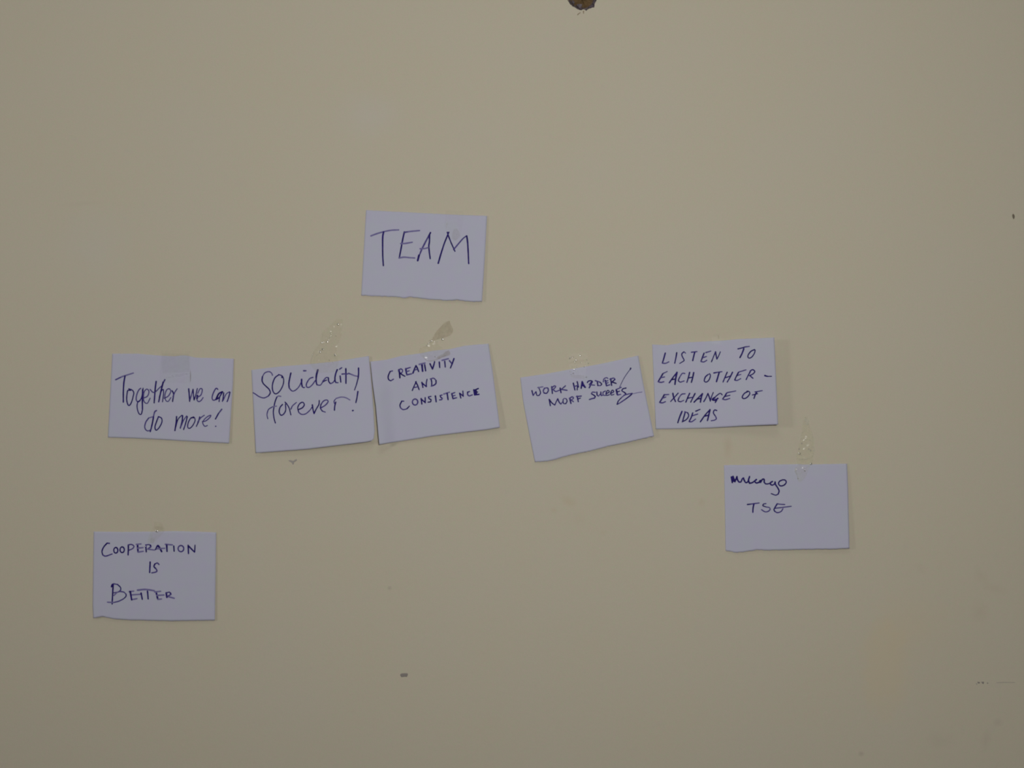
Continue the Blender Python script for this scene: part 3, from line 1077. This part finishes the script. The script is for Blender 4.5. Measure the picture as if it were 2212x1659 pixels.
def glint_domes(parent, spots, name='glint_bump'):
    """little raised domes, added and shaped to give the crumpled tape its glints"""
    bm = bmesh.new()
    for (x, y, a) in spots:
        h0 = smooth_surf(x, y) + 0.0003
        c = bm.verts.new(world(x, y, h0 + a * S * 0.204))
        prev = None
        for k in range(1, 6):
            th = k / 5 * math.radians(23); R = a / math.sin(math.radians(23))
            row = [bm.verts.new(world(x + R * math.sin(th) * math.cos(q), y + R * math.sin(th) * math.sin(q), h0 + a * S * 0.204 - R * S * (1 - math.cos(th))))
                   for q in (2 * math.pi * m / 14 for m in range(14))]
            for m in range(14):
                if prev is None: bm.faces.new((c, row[m], row[(m + 1) % 14]))
                else: bm.faces.new((prev[m], row[m], row[(m + 1) % 14], prev[(m + 1) % 14]))
            prev = row
    bmesh.ops.recalc_face_normals(bm, faces=bm.faces)
    for f in bm.faces: f.smooth = True
    me = bpy.data.meshes.new(name); bm.to_mesh(me); bm.free()
    o = link(name, me, parent, [M_GLINT])
    o['label'] = 'shiny raised points added for the glints on the crumpled tape'; o['kind'] = 'stuff'
    return o

def ridge(parent, pts, wd=1.6, mat=None, label='pale shiny fold line in the tape', hf=0.9):
    """a narrow standing fold of tape"""
    c = catmull(pts, 1.0); n = len(c)
    bm = bmesh.new(); rows = []
    for i in range(n):
        a, b = c[max(0, i - 1)], c[min(n - 1, i + 1)]
        dx, dy = b[0] - a[0], b[1] - a[1]; l = math.hypot(dx, dy) or 1
        dx /= l; dy /= l
        tw = wd / 2 * (math.sin(math.pi * (0.12 + 0.76 * i / (n - 1))))
        row = []
        for k in range(7):
            t = (k - 3) / 3
            x, y = c[i][0] - dy * tw * t, c[i][1] + dx * tw * t
            row.append(bm.verts.new(world(x, y, smooth_surf(x, y) + 0.0003 + tw * S * hf * math.cos(t * math.pi / 2))))
        rows.append(row)
    for a, b in zip(rows, rows[1:]):
        for k in range(6): bm.faces.new((a[k], a[k + 1], b[k + 1], b[k]))
    bmesh.ops.recalc_face_normals(bm, faces=bm.faces)
    for f in bm.faces: f.smooth = True
    me = bpy.data.meshes.new('fold_line'); bm.to_mesh(me); bm.free()
    o = link('fold_line', me, parent, [mat or M_RIDGE]); o['label'] = label
    return o

TG = 'clear tape pieces holding the notes'
def tape(rows, label, wr=0.0006, base=0.00015, seed=0.0, mat=None, ang=1.0):
    o = strip('adhesive_tape', rows, mat or M_TAPE, wr, base, None, seed, 20, ang)
    return tag(o, label=label, category='tape', group=TG)

def z(ox, oy, sc, x, y): return (ox + x / sc, oy + y / sc)

# above the solidarity note
A = lambda x, y: z(640, 670, 11.06, x, y)
t = tape([(A(980, 210), A(1120, 215)), (A(760, 400), A(1090, 430)), (A(600, 560), A(1080, 600)), (A(560, 780), A(1000, 800)), (A(400, 1000), A(960, 1030)),
          (A(345, 1180), A(1000, 1190)), (A(330, 1300), A(1010, 1290)), (A(500, 1500), A(900, 1480))],
         'narrow crumpled clear tape with bright specks above the Solidality note', 0.0010, seed=3.1)
glint_domes(t, [(*A(x, y), a) for x, y, a in ((995, 335, 2.3), (610, 778, 2.1), (642, 765, 1.9), (740, 760, 2.2), (770, 722, 1.2), (800, 658, 1.2), (825, 610, 1.0), (713, 675, 1.1),
        (950, 612, 1.2), (815, 552, 1.0), (625, 933, 2.2), (642, 935, 2.0), (565, 997, 2.4), (390, 1065, 1.5), (918, 1058, 2.0), (930, 1082, 2.1), (790, 1195, 1.3), (870, 1243, 1.2))])
ridge(t, [A(640, 560), A(628, 610), A(622, 650)], 1.6)
ridge(t, [A(430, 985), A(390, 1065), A(370, 1150), A(345, 1270)], 2.2)
ridge(t, [A(600, 965), A(520, 1050), A(440, 1130)], 1.8)
ridge(t, [A(660, 1040), A(675, 1160)], 1.3)

# above the creativity note : twisted, the upper leaf sticky side out
A = lambda x, y: z(870, 670, 11.06, x, y)
t = tape([(A(650, 690), A(790, 720)), (A(560, 850), A(860, 830)), (A(440, 900), A(1000, 930)), (A(395, 1010), A(1120, 960)), (A(450, 1110), A(1130, 1070)), (A(560, 1190), A(960, 1140)), (A(640, 1215), A(790, 1195))],
         'twisted clear tape with a dull leaf-shaped end above the Creativity note', 0.0009, seed=8.4)
leaf = strip('folded_end', [(A(1090, 258), A(1125, 250)), (A(1000, 300), A(1142, 335)), (A(900, 400), A(1200, 450)), (A(800, 510), A(1182, 545)), (A(735, 620), A(1080, 625)), (A(712, 670), A(900, 680)), (A(700, 715), A(770, 712))],
             M_TAPE_DULL, 0.0013, 0.0006, t, 5.5, 16)
leaf['label'] = 'dull brownish folded end of the twisted tape'
glint_domes(t, [(*A(x, y), a) for x, y, a in ((950, 698, 2.6), (690, 735, 1.9), (650, 735, 1.3), (570, 850, 1.3), (775, 1108, 1.5))])
ridge(t, [A(700, 700), A(660, 765), A(600, 800), A(570, 850)], 1.5, M_GLINT)
ridge(t, [A(700, 710), A(655, 770), A(605, 810), A(565, 860)], 1.3)
ridge(t, [A(565, 855), A(520, 880), A(430, 910), A(395, 1010)], 0.9, M_TAPE_DULL, 'fine edge of the tape')
ridge(t, [A(800, 742), A(850, 758)], 1.7)
ridge(t, [A(1100, 605), A(1160, 600)], 1.0)
ridge(t, [A(480, 1080), A(560, 1190), A(660, 1215), A(800, 1180), A(960, 1110), A(1120, 1060)], 1.8, M_TAPE_DULL, 'dull rolled edge of the tape on the paper')
strip('rolled_edge', [(A(1020, 990), A(1100, 960)), (A(960, 1050), A(1130, 1060)), (A(860, 1095), A(980, 1110)), (A(790, 1150), A(880, 1160))], M_TAPE_DULL, 0.0006, 0.0004, t, 2.2, 8)['label'] = 'grey rolled-over bit of tape on the paper'

# on the work harder note
A = lambda x, y: z(1190, 740, 18.43, x, y)
t = tape([(A(740, 420), A(1440, 440)), (A(720, 700), A(1500, 700)), (A(735, 1000), A(1430, 1000)), (A(760, 1300), A(1400, 1280)), (A(790, 1430), A(1360, 1450))],
         'speckled clear tape across the top edge of the tilted Work harder note', 0.00012, seed=12.7, mat=M_TAPE_FLAT)
glint_domes(t, [(*A(x, y), a) for x, y, a in ((1172, 522, 1.5), (1140, 485, .9), (775, 560, 1.4), (752, 620, 1.5), (745, 640, 1.3), (845, 595, 1.3), (898, 568, .9), (1000, 697, 2.0), (950, 762, 1.7), (1438, 685, 1.1),
        (1385, 775, 1.0), (1497, 823, 1.1), (1187, 803, 1.0), (1048, 960, 1.5), (1322, 967, 1.2), (1385, 935, .9), (912, 1075, 1.6), (930, 1060, 1.0), (775, 1150, 1.5), (1022, 1135, 1.1), (888, 1222, 1.7),
        (805, 1272, 1.1), (1407, 1368, 1.7), (845, 960, 1.0))])
ridge(t, [A(990, 790), A(955, 880), A(940, 970)], 1.1)
strip('pressed_edge', [(A(820, 1290), A(1300, 1300)), (A(800, 1350), A(1340, 1370)), (A(860, 1410), A(1330, 1450))], M_TAPE_FAINT, 0.0003, 0.00025, t, 1.2, 12)['label'] = 'dull lower edge of the tape on the paper'

# above the small note on the right
A = lambda x, y: z(1660, 880, 9.22, x, y)
t = tape([(A(710, 185), A(780, 185)), (A(690, 340), A(810, 345)), (A(650, 540), A(870, 520)), (A(635, 640), A(890, 665)), (A(600, 780), A(905, 770)), (A(575, 900), A(900, 880)),
          (A(560, 1015), A(890, 1000)), (A(580, 1140), A(880, 1100)), (A(522, 1230), A(800, 1220)), (A(560, 1360), A(750, 1370)), (A(600, 1485), A(640, 1490))],
         'long wrinkled clear tape tapering upward above the note on the lower right', 0.0010, seed=21.3, mat=M_TAPE_PALE)
glint_domes(t, [(*A(x, y), a) for x, y, a in ((617, 922, 2.6), (848, 1122, 2.6), (650, 965, 1.1), (588, 1415, 1.6), (725, 1262, 1.6), (718, 1255, 1.2), (697, 1208, 1.3), (733, 240, 1.2), (660, 600, 1.0), (880, 795, 1.2))])
ridge(t, [A(880, 1095), A(830, 1130), A(790, 1190)], 1.0)
ridge(t, [A(550, 1180), A(540, 1270), A(565, 1350)], 3.6)
ridge(t, [A(560, 1320), A(585, 1410), A(607, 1480)], 1.5)
ridge(t, [A(660, 1295), A(630, 1325)], 1.0)
ridge(t, [A(698, 1195), A(722, 1265)], 1.0)
strip('folded_end', [(A(712, 190), A(778, 190)), (A(692, 285), A(808, 290)), (A(690, 350), A(800, 348))], M_RIDGE, 0.0004, 0.0004, t, 4.4, 6)['label'] = 'pale folded tip of the tape'
ridge(t, [A(780, 400), A(700, 470), A(660, 540), A(640, 640)], 1.6)
ridge(t, [A(640, 645), A(760, 640), A(890, 665)], 1.6)
ridge(t, [A(850, 470), A(875, 560), A(892, 665)], 1.3)
ridge(t, [A(880, 760), A(905, 840), A(870, 990)], 2.6)
ridge(t, [A(565, 1015), A(700, 1028), A(860, 1000)], 2.0)
for x, y in ((665, 715), (612, 828), (805, 830), (845, 860)):
    px, py = A(x, y)
    o = strip('dirt_speck', [((px - .3, py - 1.6), (px + 0.4, py - 1.7)), ((px - 1.4, py), (px + 1.0, py + .2)), ((px - 1.2, py + 1.3), (px + 1.5, py + 1.1))],
              M_MARK_SOFT, 0.0001, 0.0009, t, x, 4)
    o['label'] = 'grey speck of dirt caught under the tape'

# on the cooperation note
A = lambda x, y: z(300, 1110, 22.12, x, y)
t = tape([(A(720, 380), A(1060, 400)), (A(740, 560), A(1150, 560)), (A(620, 720), A(1220, 740)), (A(560, 900), A(1180, 900)), (A(450, 1150), A(900, 1200)), (A(400, 1400), A(700, 1380))],
         'small clear tape with one bright speck on the Cooperation note', 0.0006, seed=31.9)
glint_domes(t, [(*A(x, y), a) for x, y, a in ((850, 835, 2.6), (290, 1555, 1.6))])
strip('dull_fold', [(A(760, 600), A(1130, 590)), (A(740, 680), A(1160, 700)), (A(860, 750), A(1120, 760))], M_TAPE_FAINT, 0.0006, 0.0005, t, 9.2, 8)['label'] = 'dull fold in the tape just above the paper'  # fold drawn in the duller, slightly darker tape material
strip('creased_end', [(A(640, 1120), A(800, 1160)), (A(540, 1230), A(740, 1300)), (A(560, 1380), A(700, 1400))], M_TAPE_FAINT, 0.0005, 0.0003, t, 3.2, 8)['label'] = 'faint crumpled end of the tape on the paper'

# on the together note : a neat rectangle of matt tape
t = tape([((347, 757), (411, 759)), ((346, 790), (411.5, 792)), ((345, 826), (412, 828))], 'smooth flat square of clear tape on the Together note', 0.00008, seed=41.0, mat=M_TAPE_FLAT)
ridge(t, [(356, 817), (372, 813), (392, 810), (410, 806)], 5.0, tape_material('pressed_tape', (0.995, 0.995, 0.995), 0.55, (0.80, 0.78, 0.88), 0.003, 0.4), 'pale fold across the tape', 0.15)
ridge(t, [(411.3, 800), (411.4, 812), (411.2, 825)], 0.9, M_MARK_GREY, 'thin dark edge of the tape')
strip('pressed_patch', [((350, 763), (408, 764)), ((349, 790), (409, 790)), ((352, 806), (409, 803))], tape_material('pressed_tape_clear', (0.972, 0.972, 0.972), 0.02, (0.6, 0.6, 0.6), 0.003, 0.4), 0.00005, 0.0004, t, 3.0, 8)['label'] = 'smooth pressed middle of the tape'

# on the team note
A = lambda x, y: z(920, 440, 15.8, x, y)
t = tape([(A(680, 230), A(1260, 250)), (A(660, 500), A(1270, 520)), (A(650, 830), A(1230, 850)), (A(820, 1150), A(1120, 1130)), (A(940, 1260), A(1040, 1240))],
         'faint clear tape pointing down on the TEAM note', 0.00012, seed=51.0, mat=M_TAPE_FLAT)
ridge(t, [A(735, 600), A(710, 720), A(690, 850)], 1.8)
strip('crumpled_tip', [(A(960, 860), A(1060, 850)), (A(900, 1040), A(1180, 1080)), (A(900, 1170), A(1080, 1200)), (A(980, 1250), A(1040, 1250))], M_TAPE_FAINT, 0.0005, 0.0003, t, 7.0, 8)['label'] = 'dull crumpled tip of the tape'

# on the listen note
t = tape([((1540, 722), (1556, 720)), ((1538, 732), (1557, 730)), ((1540, 745), (1558, 744))], 'tiny end of clear tape at the top of the Listen note', 0.0001, seed=61.0, mat=M_TAPE_FLAT)
ridge(t, [(1551.5, 724), (1553, 729), (1552.5, 733)], 1.6, M_TAPE_DULL, 'dull folded corner of the tape')
